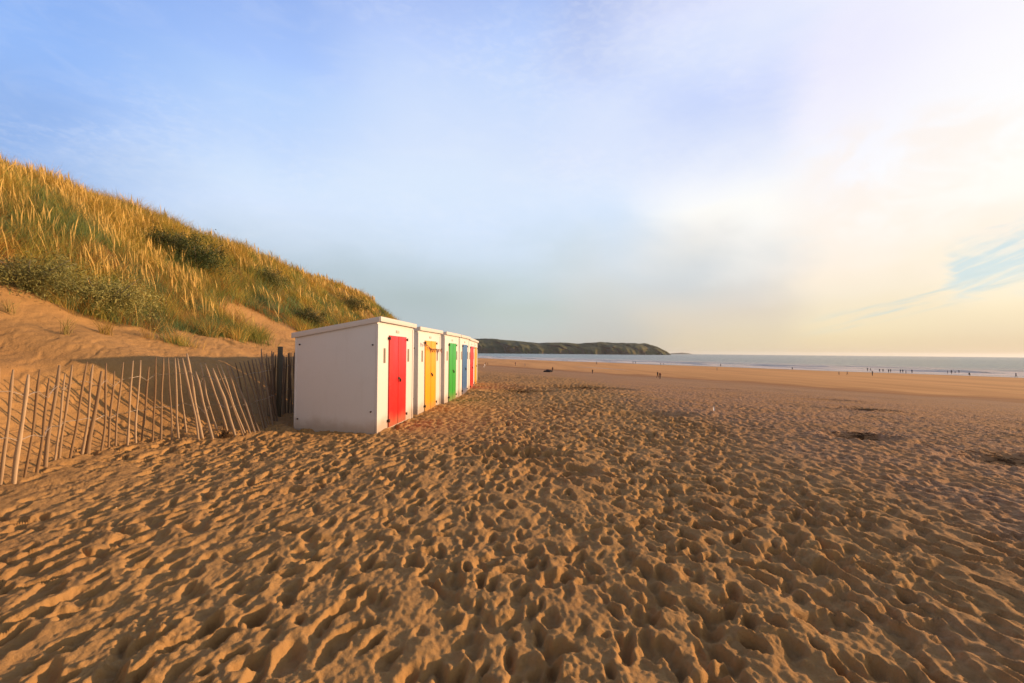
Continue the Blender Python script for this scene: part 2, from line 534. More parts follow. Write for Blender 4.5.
def mesh_from(name, verts, faces, m, smooth=False, parent=None):
    """faces: (n,3) or (n,4) int array, or a list of such arrays"""
    me = bpy.data.meshes.new(name)
    fl = faces if isinstance(faces, list) else [faces]
    fl = [np.asarray(f, np.int32) for f in fl if len(f)]
    v = np.ascontiguousarray(verts, np.float32)
    nl = sum(f.size for f in fl)
    npoly = sum(len(f) for f in fl)
    me.vertices.add(len(v))
    me.vertices.foreach_set('co', v.ravel())
    me.loops.add(nl)
    me.loops.foreach_set('vertex_index', np.concatenate([f.ravel() for f in fl]))
    me.polygons.add(npoly)
    tot = np.concatenate([np.full(len(f), f.shape[1], np.int32) for f in fl])
    start = np.concatenate([[0], np.cumsum(tot)[:-1]]).astype(np.int32)
    me.polygons.foreach_set('loop_start', start)
    me.polygons.foreach_set('loop_total', tot)
    if smooth:
        me.polygons.foreach_set('use_smooth', np.ones(npoly, bool))
    me.update(calc_edges=True)
    me.validate()
    o = bpy.data.objects.new(name, me)
    if m is not None:
        me.materials.append(m)
    col.objects.link(o)
    if parent is not None:
        o.parent = parent
    return o


def tag(o, label=None, cat=None, group=None, kind=None):
    if label:
        o['label'] = label
    if cat:
        o['category'] = cat
    if group:
        o['group'] = group
    if kind:
        o['kind'] = kind
    return o


def empty(name, loc, rz=0.0):
    o = bpy.data.objects.new(name, None)
    o.empty_display_size = .2
    o.location = loc
    o.rotation_euler = (0, 0, rz)
    col.objects.link(o)
    return o


def fattr(o, name, arr):
    a = o.data.attributes.new(name, 'FLOAT', 'POINT')
    a.data.foreach_set('value', np.ascontiguousarray(arr, np.float32))


# ------------------------------------------------------------------ the beach: one sheet
rows = [-60, -45, -34, -26, -20, -15, -11, -8, -6, -4.5, -3.3, -2.4, -1.6, -1.0, -.5, -.1, .3, .6, .85, 1.1]
y = 1.3
while y < 1500:
    rows.append(y)
    y += 0.011 if y < 2.4 else max(.011, .0048 * y) if y < 70 else .0075 * y
rows = np.array(rows)
s_d = np.arange(-1.16, 1.1601, .0020)
s_l = -1.16 - np.cumsum(np.linspace(.006, .16, 28))
s_r = 1.16 + np.cumsum(np.linspace(.006, .16, 28))
S = np.concatenate([s_l[::-1], s_d, s_r])
wid = np.where(rows > -.5, rows + 1.0, 0)
wid = np.where(rows <= 1.0, 1.0 + np.abs(rows - 1.0) * .4 + 1.0, wid)
GX = S[None, :] * wid[:, None]
GY = np.repeat(rows[:, None], len(S), 1)
GZ = ground_z(GX, GY)
nr, nc = GX.shape
idx = np.arange(nr * nc).reshape(nr, nc)
quads = np.stack([idx[:-1, :-1], idx[:-1, 1:], idx[1:, 1:], idx[1:, :-1]], -1).reshape(-1, 4)
beach = mesh_from("beach", np.stack([GX, GY, GZ], -1).reshape(-1, 3), quads, M_SAND, True)
tag(beach, "trampled golden sand beach running down to the sea", "beach", kind='structure')
U = NU[0] * GX + NU[1] * GY
n_ = fbm(GX / 14, GY / 14, 51, 2)
V0 = -NU[1] * GX + NU[0] * GY
wet = .34 * sst(U + 7 * n_ + 3 * fbm(U / 3.0, V0 / 30.0, 66, 3), 72, 108) + .6 * sst(U + 10 * fbm(GX / 50, GY / 50, 61, 2), 225, 266)
V = -NU[1] * GX + NU[0] * GY
run = np.exp(-((U - 130 - .10 * (V - 152)) / 1.6) ** 2) * np.exp(-((V - 152) / 26) ** 4)
wet = np.clip(wet + .7 * run, 0, 1)
fattr(beach, 'wet', wet.ravel())
fattr(beach, 'fine', fine_sand(GX, GY).ravel())


def grass_mask(x, y):
    """1 where the dune is grown over, 0 where it is bare sand"""
    a = _xb(y) - x
    n = fbm(x / 1.3, y / 1.3, 71, 3) + .55 * perlin(x / .45, y / .45, 74)
    lo = np.interp(y, [0, 9.3, 9.9, 10.6, 12, 15, 16, 18.4, 19.5, 60], [7.2, 6.8, 5.6, 3.8, 3.3, 3.6, 4.2, 4.2, 3.2, 2.8])
    m = sst(a + 1.5 * n, lo - .15, lo + .55)
    blow = np.exp(-(((y - 17.9 + (a - 4.5) * .45) / (1.6 + .2 * n)) ** 2)) * (1 - sst(a, 5.6, 6.8))
    return np.clip(m - 1.6 * blow, 0, 1)


fattr(beach, 'litter', np.where(GX < -3, grass_mask(GX, GY), 0).ravel())
del U, V, wet, run, n_

# ------------------------------------------------------------------ sea
def sea_material():
    m, t, b = mat("sea_water")
    o = t.new('ShaderNodeTexCoord').outputs['Object']
    sp = t.new('ShaderNodeSeparateXYZ')
    t.link(o, sp.inputs[0])
    u = sp.outputs[0]
    foam_n = t.noise(t.mapping(o, scale=(.10, .012, 1)), 1.0, 6, .62, .6)
    fine = t.noise(t.mapping(o, scale=(.8, .25, 1)), 1.0, 4, .6)
    near = t.math('SUBTRACT', 1.0, t.smooth(u, 300, 560))
    thr = t.math('SUBTRACT', .66, t.math('MULTIPLY', near, .245))
    f1 = t.math('SUBTRACT', foam_n, thr)
    foam = t.smooth(t.math('ADD', f1, t.math('MULTIPLY', t.math('SUBTRACT', fine, .5), .06)), 0.0, .05)
    foam = t.math('MULTIPLY', foam, t.math('ADD', t.math('MULTIPLY', near, .85), .10))
    cc = t.mix(t.smooth(u, 300, 540), (.27, .225, .17), (.018, .034, .036))
    c = t.mix(foam, cc, (.80, .70, .60))
    t.link(c, b.inputs['Base Color'])
    t.link(t.math('ADD', t.math('MULTIPLY', foam, .6), .22), b.inputs['Roughness'])
    b.inputs['IOR'].default_value = 1.33
    bn = t.new('ShaderNodeBump')
    bn.inputs['Strength'].default_value = 1.0
    bn.inputs['Distance'].default_value = 1.2
    w1 = t.noise(t.mapping(o, scale=(.35, .12, 1)), 1.0, 5, .6)
    w2 = t.noise(t.mapping(o, scale=(.05, .018, 1)), 1.0, 3, .55)
    t.link(t.math('ADD', w1, t.math('MULTIPLY', w2, 2.2)), bn.inputs['Height'])
    t.link(bn.outputs[0], b.inputs['Normal'])
    return m


us = np.concatenate([np.arange(205, 470, .8), 470 * np.exp(np.linspace(0, np.log(15000 / 470), 90))[1:]])
vs = np.concatenate([-np.exp(np.linspace(np.log(12000), np.log(420), 40)), np.arange(-400, 1000, 4.0), np.exp(np.linspace(np.log(1010), np.log(15000), 40))])
UU, VV = np.meshgrid(us, vs, indexing='ij')
wv = np.zeros_like(UU)
for (u0, amp, wdt, ph) in ((284, .35, 2.2, 0), (297, .55, 2.6, 1.7), (315, .7, 3.0, 3.0), (338, .6, 3.6, 4.4), (366, .5, 4.5, 5.6)):
    uc = u0 + 7 * np.sin(VV / 75 + ph) + 3 * np.sin(VV / 23 + 2 * ph)
    br = sst(fbm(VV / 60, np.full_like(VV, ph), 81, 2), -.35, .35)
    dd = (UU - uc) / wdt
    wv += amp * br * np.exp(-np.where(dd < 0, dd * 1.9, dd) ** 2)
nu_, nv_ = UU.shape
idx = np.arange(nu_ * nv_).reshape(nu_, nv_)
quads = np.stack([idx[:-1, :-1], idx[1:, :-1], idx[1:, 1:], idx[:-1, 1:]], -1).reshape(-1, 4)
sea = mesh_from("sea", np.stack([UU, VV, wv], -1).reshape(-1, 3), quads, sea_material(), True)
sea.location = (0, 0, SEA_Z)
sea.rotation_euler = (0, 0, math.atan2(NU[1], NU[0]))
tag(sea, "calm grey blue sea with low white breakers along the shore", "sea", kind='structure')

# ------------------------------------------------------------------ headland and far land
def land_material(name, g1, g2, rock):
    m, t, b = mat(name)
    geo = t.new('ShaderNodeNewGeometry')
    o = t.new('ShaderNodeTexCoord').outputs['Object']
    sp = t.new('ShaderNodeSeparateXYZ')
    t.link(geo.outputs['Normal'], sp.inputs[0])
    n = t.noise(o, .006, 6, .6)
    n2 = t.noise(o, .03, 5, .65)
    gr = t.mix(t.smooth(n, .38, .62), g1, g2)
    rk = t.mix(n2, rock, (rock[0] * 1.6, rock[1] * 1.45, rock[2] * 1.3))
    f = t.smooth(t.math('ADD', sp.outputs[2], t.math('MULTIPLY', t.math('SUBTRACT', n2, .5), .7)), .35, .75)
    t.link(t.mix(f, rk, gr), b.inputs['Base Color'])
    b.inputs['Roughness'].default_value = .95
    b.inputs['Specular IOR Level'].default_value = .1
    return m


def headland(name, D, prof, depth, m, nx=360, gully=1.0, seed=90):
    px = np.array([p[0] for p in prof], float)
    hh = np.array([-(p[1] - (352.3 + .00925 * (p[0] - 512))) / F_PX * D - SEA_Z + 1.6 for p in prof])
    Dt = D + .8 * depth
    hh = (hh + SEA_Z - 1.6) * Dt / D - SEA_Z + 1.6
    X = (px - 512) / F_PX * Dt
    xs = np.linspace(X[0], X[-1], nx)
    top = np.interp(xs, X, hh)
    top = np.maximum(top, .0) * (1 + .012 * fbm(xs / 60, xs * 0, seed, 3))
    prf_d = np.array([-.05, 0, .03, .07, .14, .28, .5, .8, 1.2, 1.7, 2.2])
    prf_h = np.array([-.12, 0, .16, .34, .50, .70, .88, 1.0, .95, .6, -.1])
    tt = np.interp(np.linspace(0, 10, 80), range(11), prf_d)
    hv = np.interp(tt, prf_d, prf_h)
    GXX = np.repeat(xs[:, None], len(tt), 1)
    cliff2 = gully * 80 * fbm(xs[:, None] / 120 + .9 * tt[None, :], 2.2 * tt[None, :] + 3 + xs[:, None] / 400, seed + 3, 4)
    fade = np.clip(1.3 - tt, 0, 1)
    YY = D + tt[None, :] * depth + cliff2 * fade[None, :]
    GXX = GXX * YY / Dt
    ZZ = top[:, None] * hv[None, :] * (1 + .03 * fbm(GXX / 70, YY / 70, seed + 7, 3))
    idx = np.arange(GXX.size).reshape(GXX.shape)
    quads = np.stack([idx[:-1, :-1], idx[1:, :-1], idx[1:, 1:], idx[:-1, 1:]], -1).reshape(-1, 4)
    return mesh_from(name, np.stack([GXX, YY, ZZ + SEA_Z], -1).reshape(-1, 3), quads, m, True)


M_HEAD = land_material("headland_land", (.042, .055, .024), (.115, .112, .038), (.080, .064, .044))
hd = headland("headland", 3000, [(330, 345), (400, 340), (440, 338.5), (478, 338.6), (490, 338.6), (511, 340.3), (538, 343), (556, 342.3), (577, 343.5), (601, 341.9), (618, 343),
                                 (646, 343.3), (657, 346.4), (667, 351.5), (671, 354.3)], 420, M_HEAD)
tag(hd, "long green headland with dark cliffs across the bay", "headland", kind='structure')
fl = headland("far_headland", 11000, [(664, 354.6), (672, 353.2), (682, 352.6), (688, 353.2), (697, 354.9)], 700, M_HEAD, nx=60, gully=.5, seed=130)
tag(fl, "faint low land on the horizon beyond the headland", "headland", kind='structure')

# ------------------------------------------------------------------ mesh collector
class MB:
    def __init__(self):
        self.v = []
        self.q = []
        self.t = []

    def add(self, verts, quads=(), tris=()):
        k = len(self.v)
        self.v += [tuple(p) for p in verts]
        self.q += [tuple(i + k for i in f) for f in quads]
        self.t += [tuple(i + k for i in f) for f in tris]

    def box(self, x0, x1, y0, y1, z0, z1):
        self.hexa([(x0, y0, z0), (x1, y0, z0), (x1, y1, z0), (x0, y1, z0), (x0, y0, z1), (x1, y0, z1), (x1, y1, z1), (x0, y1, z1)])

    def hexa(self, p):
        self.add(p, [(3, 2, 1, 0), (4, 5, 6, 7), (0, 1, 5, 4), (1, 2, 6, 5), (2, 3, 7, 6), (3, 0, 4, 7)])

    def tube(self, pts, rad, n=8, flat=1.0, cap=True):
        pts = [Vector(p) for p in pts]
        rads = rad if isinstance(rad, (list, tuple)) else [rad] * len(pts)
        rings = []
        for i, p in enumerate(pts):
            d = (pts[min(i + 1, len(pts) - 1)] - pts[max(i - 1, 0)]).normalized()
            ref = Vector((0, 1, 0)) if abs(d.y) < .9 else Vector((1, 0, 0))
            a = d.cross(ref).normalized()
            b = d.cross(a).normalized()
            rings.append([p + a * (math.cos(2 * math.pi * k / n) * rads[i]) + b * (math.sin(2 * math.pi * k / n) * rads[i] * flat) for k in range(n)])
        vs = [v for r in rings for v in r]
        qs = []
        for i in range(len(rings) - 1):
            for k in range(n):
                qs.append((i * n + k, i * n + (k + 1) % n, (i + 1) * n + (k + 1) % n, (i + 1) * n + k))
        ts = []
        if cap:
            vs += [pts[0], pts[-1]]
            c0, c1 = len(vs) - 2, len(vs) - 1
            L = (len(rings) - 1) * n
            for k in range(n):
                ts.append((c0, (k + 1) % n, k))
                ts.append((c1, L + k, L + (k + 1) % n))
        self.add(vs, qs, ts)

    def build(self, name, m, parent=None, smooth=False, bevel=0.0):
        o = mesh_from(name, np.array(self.v), [f for f in (np.array(self.q, np.int32), np.array(self.t, np.int32)) if len(f)], m, smooth, parent)
        if bevel:
            bv = o.modifiers.new('bevel', 'BEVEL')
            bv.width = bevel
            bv.segments = 2
            bv.limit_method = 'ANGLE'
        return o


# ------------------------------------------------------------------ beach huts
def painted(name, colr, rough=.45, grime=.18, vert=0.0):
    m, t, b = mat(name)
    o = t.new('ShaderNodeTexCoord').outputs['Object']
    n = t.noise(o, 2.2, 6, .65)
    st = t.noise(t.mapping(o, scale=(9, 9, .8)), 1.0, 5, .6)
    sp = t.new('ShaderNodeSeparateXYZ')
    t.link(o, sp.inputs[0])
    c = t.mix(t.math('MULTIPLY', t.smooth(n, .45, .8), grime), colr, (colr[0] * .78, colr[1] * .74, colr[2] * .68))
    c = t.mix(t.math('MULTIPLY', t.smooth(st, .55, .8), grime), c, (colr[0] * .72, colr[1] * .67, colr[2] * .6))
    # sand splash along the bottom
    low = t.math('MULTIPLY', t.math('SUBTRACT', 1.0, t.smooth(t.math('ADD', sp.outputs[2], t.math('MULTIPLY', n, -.35)), -.12, .16)), .55)
    c = t.mix(low, c, (.33, .22, .12))
    t.link(c, b.inputs['Base Color'])
    t.link(t.math('ADD', t.math('MULTIPLY', n, .3), rough - .15), b.inputs['Roughness'])
    b.inputs['Specular IOR Level'].default_value = .35
    bn = t.new('ShaderNodeBump')
    bn.inputs['Strength'].default_value = .22
    bn.inputs['Distance'].default_value = .006
    t.link(t.math('ADD', t.noise(t.mapping(o, scale=(40, 40, 5)), 1.0, 4, .6), t.noise(o, 1.8, 2, .5)), bn.inputs['Height'])
    t.link(bn.outputs[0], b.inputs['Normal'])
    return m


M_WHITE = painted("white_paint", (.68, .665, .645))
M_ROOF = painted("white_roof_paint", (.62, .60, .575), .5, .25)
M_DOOR = {'red': painted("red_paint", (.62, .019, .020), .4, .12), 'yellow': painted("yellow_paint", (.78, .36, .012), .4, .12),
          'green': painted("green_paint", (.035, .36, .045), .4, .12), 'blue': painted("blue_paint", (.045, .14, .33), .4, .12)}
M_IRON = simple("rusty_iron", (.060, .040, .030), .6, .3, 30, metallic=.3)
M_SLOT = simple("grey_vent", (.26, .22, .17), .7, .2, 12)
M_DARK = simple("dark_gap", (.05, .045, .04), .9, .2, 10)

HW, HD, HF, HB = 2.36, 1.67, 2.20, 1.90         # width along the row, depth, front and back wall height


def make_hut(color, seed):
    rnd = random.Random(seed)
    root = empty("beach_hut", (0, 0, 0))
    # local axes: +x is the front (doors), +y runs up the row; origin is the front corner nearest the camera
    zb = -.15
    w = MB()
    t_ = .04
    w.hexa([(-t_, 0, zb), (0, 0, zb), (0, HW, zb), (-t_, HW, zb), (-t_, 0, HF), (0, 0, HF), (0, HW, HF), (-t_, HW, HF)])
    w.hexa([(-HD, .0, zb), (-HD + t_, .0, zb), (-HD + t_, HW, zb), (-HD, HW, zb), (-HD, .0, HB), (-HD + t_, .0, HB + .007), (-HD + t_, HW, HB + .007), (-HD, HW, HB)])
    for (y0, y1) in ((.003, t_), (HW - t_, HW - .003)):
        w.hexa([(-HD + t_, y0, zb), (-t_, y0, zb), (-t_, y1, zb), (-HD + t_, y1, zb), (-HD + t_, y0, HB), (-t_, y0, HF), (-t_, y1, HF), (-HD + t_, y1, HB)])
    w.build("wall", M_WHITE, root, bevel=.004)
    r = MB()
    sl = (HF - HB) / HD
    x0, x1, ov = -HD - .06, .075, .015
    zf = lambda x: HF + sl * x
    r.hexa([(x0, -ov, zf(x0) + .005), (x1 - .022, -ov, zf(x1) + .005), (x1 - .022, HW + ov, zf(x1) + .005), (x0, HW + ov, zf(x0) + .005),
            (x0, -ov, zf(x0) + .055), (x1 - .022, -ov, zf(x1) + .055), (x1 - .022, HW + ov, zf(x1) + .055), (x0, HW + ov, zf(x0) + .055)])
    ro = r.build("roof", M_ROOF, root, bevel=.003)
    fb = MB()
    fb.box(x1 - .022 + .002, x1 + .002, -ov - .012, HW + ov + .012, zf(x1) - .035, zf(x1) + .062)
    fb.build("fascia_board", M_ROOF, ro, bevel=.004)
    for (y0, y1) in ((-ov - .022, -ov - .002), (HW + ov + .002, HW + ov + .022)):
        bb = MB()
        bb.hexa([(x0, y0, zf(x0) - .045), (x1 - .022, y0, zf(x1) - .045), (x1 - .022, y1, zf(x1) - .045), (x0, y1, zf(x0) - .045),
                 (x0, y0, zf(x0) + .058), (x1 - .022, y0, zf(x1) + .058), (x1 - .022, y1, zf(x1) + .058), (x0, y1, zf(x0) + .058)])
        bb.build("barge_board", M_ROOF, ro, bevel=.003)
    # corner trims on the front
    for (ya, yb) in ((.0, .055), (HW - .075, HW)):
        tr = MB()
        tr.box(.001, .014, ya, yb, zb, HF - .07)
        tr.build("corner_trim", M_WHITE, root, bevel=.003)
    # double door, standing a little proud of the front
    d0, d1 = HW * .265, HW * .735
    dm = (d0 + d1) / 2
    zt = 1.93
    for (ya, yb) in ((d0, dm - .013), (dm + .013, d1)):
        dl = MB()
        nb = 1
        for k in range(nb):
            a = ya + (yb - ya) * k / nb
            b2 = ya + (yb - ya) * (k + 1) / nb
            dl.box(.003, .030 + .002 * (k % 2), a + .0015, b2 - .0015, .02, zt)
        do = dl.build("door", M_DOOR[color], root, bevel=.003)
        if ya > d0:
            hb = MB()
            hb.box(.033, .045, ya - .035, ya + .085, .985, 1.035)
            hb.box(.045, .075, ya + .035, ya + .07, .93, 1.0)
            hb.build("hasp", M_IRON, do, bevel=.003)
    seam = MB()
    seam.box(.002, .010, dm - .0125, dm + .0125, .03, zt - .01)
    seam.build("door_gap", M_DARK, root)
    for (yy, zz) in ((d0 - .02, zt - .06), (d1 + .035, zt - .06), (d0 - .02, .16), (d1 + .035, .16)):
        bo = MB()
        bo.tube([(.002, yy, zz), (.040, yy, zz)], .024, 8)
        bo.tube([(.040, yy, zz), (.052, yy, zz)], .036, 6)
        bo.build("bolt", M_IRON, root)
    for yy in (d0 - .24, d1 + .22):
        vt = MB()
        vt.box(.002, .018, yy - .036, yy + .036, 1.36, 1.66)
        vt.build("vent_slot", M_SLOT, root, bevel=.004)
    pl = MB()
    pl.box(.002, .012, dm - .10, dm + .10, 2.0, 2.06)
    pl.build("number_plate", simple("worn_plate", (.50, .47, .42), .6, .35, 25), root, bevel=.002)
    for (xx, zz) in ((-.09, 1.72), (-.11, .42), (-HD + .10, 1.72), (-HD + .08, .26)):
        for (ya, yb) in ((.001, -.018), (HW - .001, HW + .018)):
            bo = MB()
            bo.tube([(xx, ya, zz), (xx, yb, zz)], .016, 8)
            bo.build("bolt", M_IRON, root)
    return root


HUTS = [('red', -2.615, 8.85, 4.6, .0, "white hut with red double doors, nearest of the row, its blank side wall showing"),
        ('yellow', -2.41, 11.68, 5.2, -.035, "white beach hut with yellow double doors and a string of brown flags over them"),
        ('green', -2.11, 14.22, 4.4, -.045, "white beach hut with green double doors, between the yellow and blue doors"),
        ('blue', -1.93, 16.75, 3.0, -.045, "white beach hut with blue double doors, third from the far end of the row"),
        ('red', -1.85, 19.40, 1.4, -.08, "white beach hut with red doors, second from the far end of the row"),
        ('yellow', -1.86, 22.05, .2, -.08, "last white beach hut at the far end of the row, with yellow doors")]
for i, (cl, x, y, ang, z, lab) in enumerate(HUTS):
    h = make_hut(cl, 40 + i)
    h.location = (x, y, z)
    h.rotation_euler = (R(random.uniform(-.3, .3)), R(random.uniform(-.3, .3)), R(-ang))
    tag(h, lab, "beach hut", "row of white beach huts")

# string of flags over the yellow doors
gl = empty("bunting", (-2.41, 11.68, -.035), R(-5.2))
tag(gl, "sagging string of small brown flags hanging over the yellow doors", "bunting")
M_CORD = simple("cord", (.12, .08, .05), .9)
M_FLAG = simple("brown_flag_cloth", (.20, .055, .025), .9, .4, 14)
pts = []
for k in range(25):
    f = k / 24
    pts.append((.062 + .01 * math.sin(f * 9), .22 + f * 1.95, 1.80 - .16 * f + .07 * (2 * f - 1) ** 2 + .012 * math.sin(f * 11)))
cm = MB()
cm.tube(pts, .007, 6)
cm.build("cord", M_CORD, gl, True)
for k in range(1, 24, 2):
    if k in (5, 15):
        continue
    p = Vector(pts[k])
    fm = MB()
    s = .055 + .02 * ((k * 7) % 3)
    a = .25 * math.sin(k * 2.3)
    q = [(0, -s * .6, 0), (0, s * .6, 0), (.03, s * .25 + a * .05, -s * 1.1), (.03, -s * .25 + a * .05, -s * 1.1)]
    vs = [p + Vector(v) for v in q]
    fm.hexa([vs[3], vs[2], vs[2] + Vector((.008, 0, 0)), vs[3] + Vector((.008, 0, 0)), vs[0], vs[1], vs[1] + Vector((.008, 0, 0)), vs[0] + Vector((.008, 0, 0))])
    fm.build("flag", M_FLAG, gl)

# ------------------------------------------------------------------ paling fence
def wood_material(name, c1, c2):
    m, t, b = mat(name)
    o = t.new('ShaderNodeTexCoord').outputs['Object']
    oi = t.new('ShaderNodeObjectInfo').outputs['Random']
    n = t.noise(t.mapping(o, scale=(30, 30, 2.5)), 1.0, 6, .65)
    c = t.mix(n, c1, c2)
    c = t.mix(t.math('MULTIPLY', oi, .9), c, (c2[0] * .55, c2[1] * .5, c2[2] * .45))
    t.link(c, b.inputs['Base Color'])
    b.inputs['Roughness'].default_value = .9
    b.inputs['Specular IOR Level'].default_value = .15
    bn = t.new('ShaderNodeBump')
    bn.inputs['Strength'].default_value = .5
    bn.inputs['Distance'].default_value = .004
    t.link(n, bn.inputs['Height'])
    t.link(bn.outputs[0], b.inputs['Normal'])
    return m


M_PALE = wood_material("weathered_chestnut", (.62, .48, .31), (.40, .27, .155))
M_POST = wood_material("dark_post_wood", (.24, .22, .16), (.13, .12, .09))
M_SHADEPALE = wood_material("shade_tinted_paling", (.34, .26, .18), (.20, .145, .10))  # same palings in a darker copy: the hut's shade put into the colour
M_WIRE = simple("galvanised_wire", (.46, .40, .33), .7, .2, 40, metallic=.2)

FENCE = [(-5.30, 3.2), (-5.60, 4.2), (-5.86, 5.3), (-6.10, 6.2), (-6.18, 6.9), (-6.0, 7.6), (-5.42, 8.2), (-5.02, 9.0), (-5.05, 10.1), (-4.95, 11.4), (-4.88, 13.0)]
fp = np.array(FENCE)
seg = np.r_[0, np.cumsum(np.hypot(*np.diff(fp, axis=0).T))]
fence_f = lambda s: (float(np.interp(s, seg, fp[:, 0])), float(np.interp(s, seg, fp[:, 1])))
FLEN = seg[-1]
fence = empty("paling_fence", (fp[4][0], fp[4][1], float(base_z(*fp[4]))))
tag(fence, "leaning fence of thin split wooden palings wired together at the foot of the dune", "fence")
fo = Vector(fence.location)
rf = random.Random(5)
tops = []
# foot and tip of each paling as seen in the photo -> a foot on the sand and a tip leaning back over the bank
Z = lambda a, b: (a / 3.413, b / 3.413 + 330)
PALES = [((0, 527), (45, 135), .021), ((50, 525), (97, 152), .024), ((80, 503), (136, 135), .021), ((122, 487), (168, 165), .024), ((158, 468), (203, 120), .028), ((185, 445), (222, 150), .02),
         ((203, 442), (247, 118), .02), ((238, 437), (297, 108), .022), ((275, 418), (317, 118), .021), ((302, 420), (347, 140), .036), ((340, 412), (362, 113), .022), ((374, 402), (390, 140), .017),
         ((397, 397), (421, 110), .02), ((435, 394), (454, 105), .022), ((468, 388), (480, 103), .019), ((483, 372), (508, 125), .026), ((520, 378), (532, 92), .022), ((550, 373), (558, 95), .019),
         ((585, 372), (574, 95), .017), ((612, 374), (597, 95), .021), ((637, 352), (606, 96), .018), ((672, 374), (622, 95), .022), ((690, 368), (638, 80), .028), ((728, 373), (667, 142), .024),
         ((747, 348), (684, 113), .017), ((775, 350), (699, 112), .024), ((800, 362), (725, 130), .027), ((827, 358), (738, 118), .019), ((838, 352), (752, 118), .017), ((853, 352), (771, 116), .021),
         ((866, 348), (786, 122), .018), ((878, 346), (803, 112), .017), ((888, 346), (818, 110), .019), ((897, 340), (832, 106), .018), ((905, 336), (846, 104), .02), ((912, 330), (860, 100), .018),
         ((919, 326), (872, 100), .018), ((926, 322), (884, 98), .02), ((932, 318), (895, 98), .018), ((938, 314), (906, 97), .019), ((944, 310), (916, 95), .018), ((950, 306), (926, 95), .02)]
BASE = []
for (fb_, tp_, rr_) in PALES:
    bx0, by0, bz0 = at(*Z(*fb_))
    d = ray(*Z(*tp_))
    lean_y = .16 + .03 * rf.random()
    tt_ = (by0 + lean_y) / d.y
    tip = Vector((d.x * tt_, d.y * tt_, CAM_Z + d.z * tt_))
    BASE.append((Vector((bx0, by0, bz0)), tip, rr_))
# the fence runs on out of sight to both sides: towards the viewer and behind the huts
b_first, t_first = BASE[0][0].copy(), BASE[0][1].copy()
for k in range(6):
    y = b_first.y - .16 * (k + 1)
    x = b_first.x + .035 * (k + 1)
    z = float(base_z(x, y))
    BASE.insert(0, (Vector((x, y, z)), Vector((x, y, z)) + (t_first - b_first) + Vector((rf.gauss(0, .04), 0, rf.gauss(0, .05))), rf.uniform(.018, .025)))
for k in range(50):
    y = 9.55 + k * .068 + rf.gauss(0, .012)
    x = -5.12 + .085 * (y - 9.9)
    z = float(base_z(x, y))
    BASE.append((Vector((x, y, z)), Vector((x - .05 + rf.gauss(0, .04), y + .03, z + 1.32 + rf.gauss(0, .05))), rf.uniform(.018, .026)))
for (b0, tip, r0) in BASE:
    ax3 = tip - b0
    thick = rf.uniform(.75, 1.1)
    side_v = ax3.cross(Vector((.25, 1, 0))).normalized()
    amp, ph, kink = rf.gauss(0, .028), rf.uniform(0, 1.2), rf.uniform(.3, .7)
    foot_p = b0 - ax3.normalized() * .25
    pts = []
    for k in range(9):
        f = k / 8
        w_ = amp * math.sin(f * math.pi * 1.25 + ph) - amp * math.sin(ph) * (1 - f) - amp * math.sin(math.pi * 1.25 + ph) * f + .018 * max(0, 1 - abs(f - kink) * 4) * (1 if amp > 0 else -1)
        pts.append(foot_p.lerp(tip, f) + side_v * w_ - fo)
    mb = MB()
    mb.tube(pts, [thick * r0 * ((1.08 - .22 * k / 8) * rf.uniform(.82, 1.18) if k < 8 else .5) for k in range(9)], 7, .62)
    mb.build("paling", M_SHADEPALE if (b0.y > 9.3 or (b0.x > -5.12 and b0.y > 8.3)) else M_PALE, fence)  # palings behind the hut take the copy with shade in its colour
    tops.append(pts)
for lev in (.40, .80):
    for off in (-.015, .015):
        wp = []
        for j, p in enumerate(tops):
            g_ = (.15 + lev * .85) * 8
            i0 = min(7, int(g_))
            q = p[i0].lerp(p[i0 + 1], g_ - i0)
            sg = (1 if j % 2 else -1) * off
            wp.append(q + Vector((sg * .4, sg * 1.2, .010 * math.sin(j * 1.3))))
        mb = MB()
        mb.tube(wp, .0028, 5)
        mb.build("wire", M_WIRE, fence)
for (x, y, h, r) in ((-5.08, 9.95, 1.50, .052), (-5.62, 4.35, 1.2, .05), (-4.93, 12.2, 1.5, .055)):
    z = float(base_z(x, y))
    mb = MB()
    mb.tube([Vector((x, y, z - .4)) - fo, Vector((x + .01, y + .02, z + h * .5)) - fo, Vector((x + .005, y + .02, z + h - .01)) - fo, Vector((x + .005, y + .02, z + h)) - fo], [r * 1.05, r, r, r * .8], 14)
    mb.build("post", M_POST, fence, True)

# ------------------------------------------------------------------ dune grass
def veg_material(name, rough=.7, transl=.25):
    m, t, b = mat(name)
    a = t.new('ShaderNodeAttribute', attribute_name='tint')
    t.link(a.outputs['Color'], b.inputs['Base Color'])
    b.inputs['Roughness'].default_value = rough
    b.inputs['Specular IOR Level'].default_value = .2
    tr = t.new('ShaderNodeBsdfTranslucent')
    t.link(a.outputs['Color'], tr.inputs[0])
    mx_ = t.new('ShaderNodeMixShader')
    mx_.inputs[0].default_value = transl
    t.link(b.outputs[0], mx_.inputs[1])
    t.link(tr.outputs[0], mx_.inputs[2])
    t.link(mx_.outputs[0], t.n['Material Output'].inputs[0])
    return m


M_GRASS = veg_material("marram_grass", .65, .3)
M_LEAF = veg_material("bush_leaves", .6, .2)


def tint(o, colors):
    a = o.data.color_attributes.new('tint', 'FLOAT_COLOR', 'POINT')
    c4 = np.ones((len(colors), 4), np.float32)
    c4[:, :3] = colors
    a.data.foreach_set('color', c4.ravel())


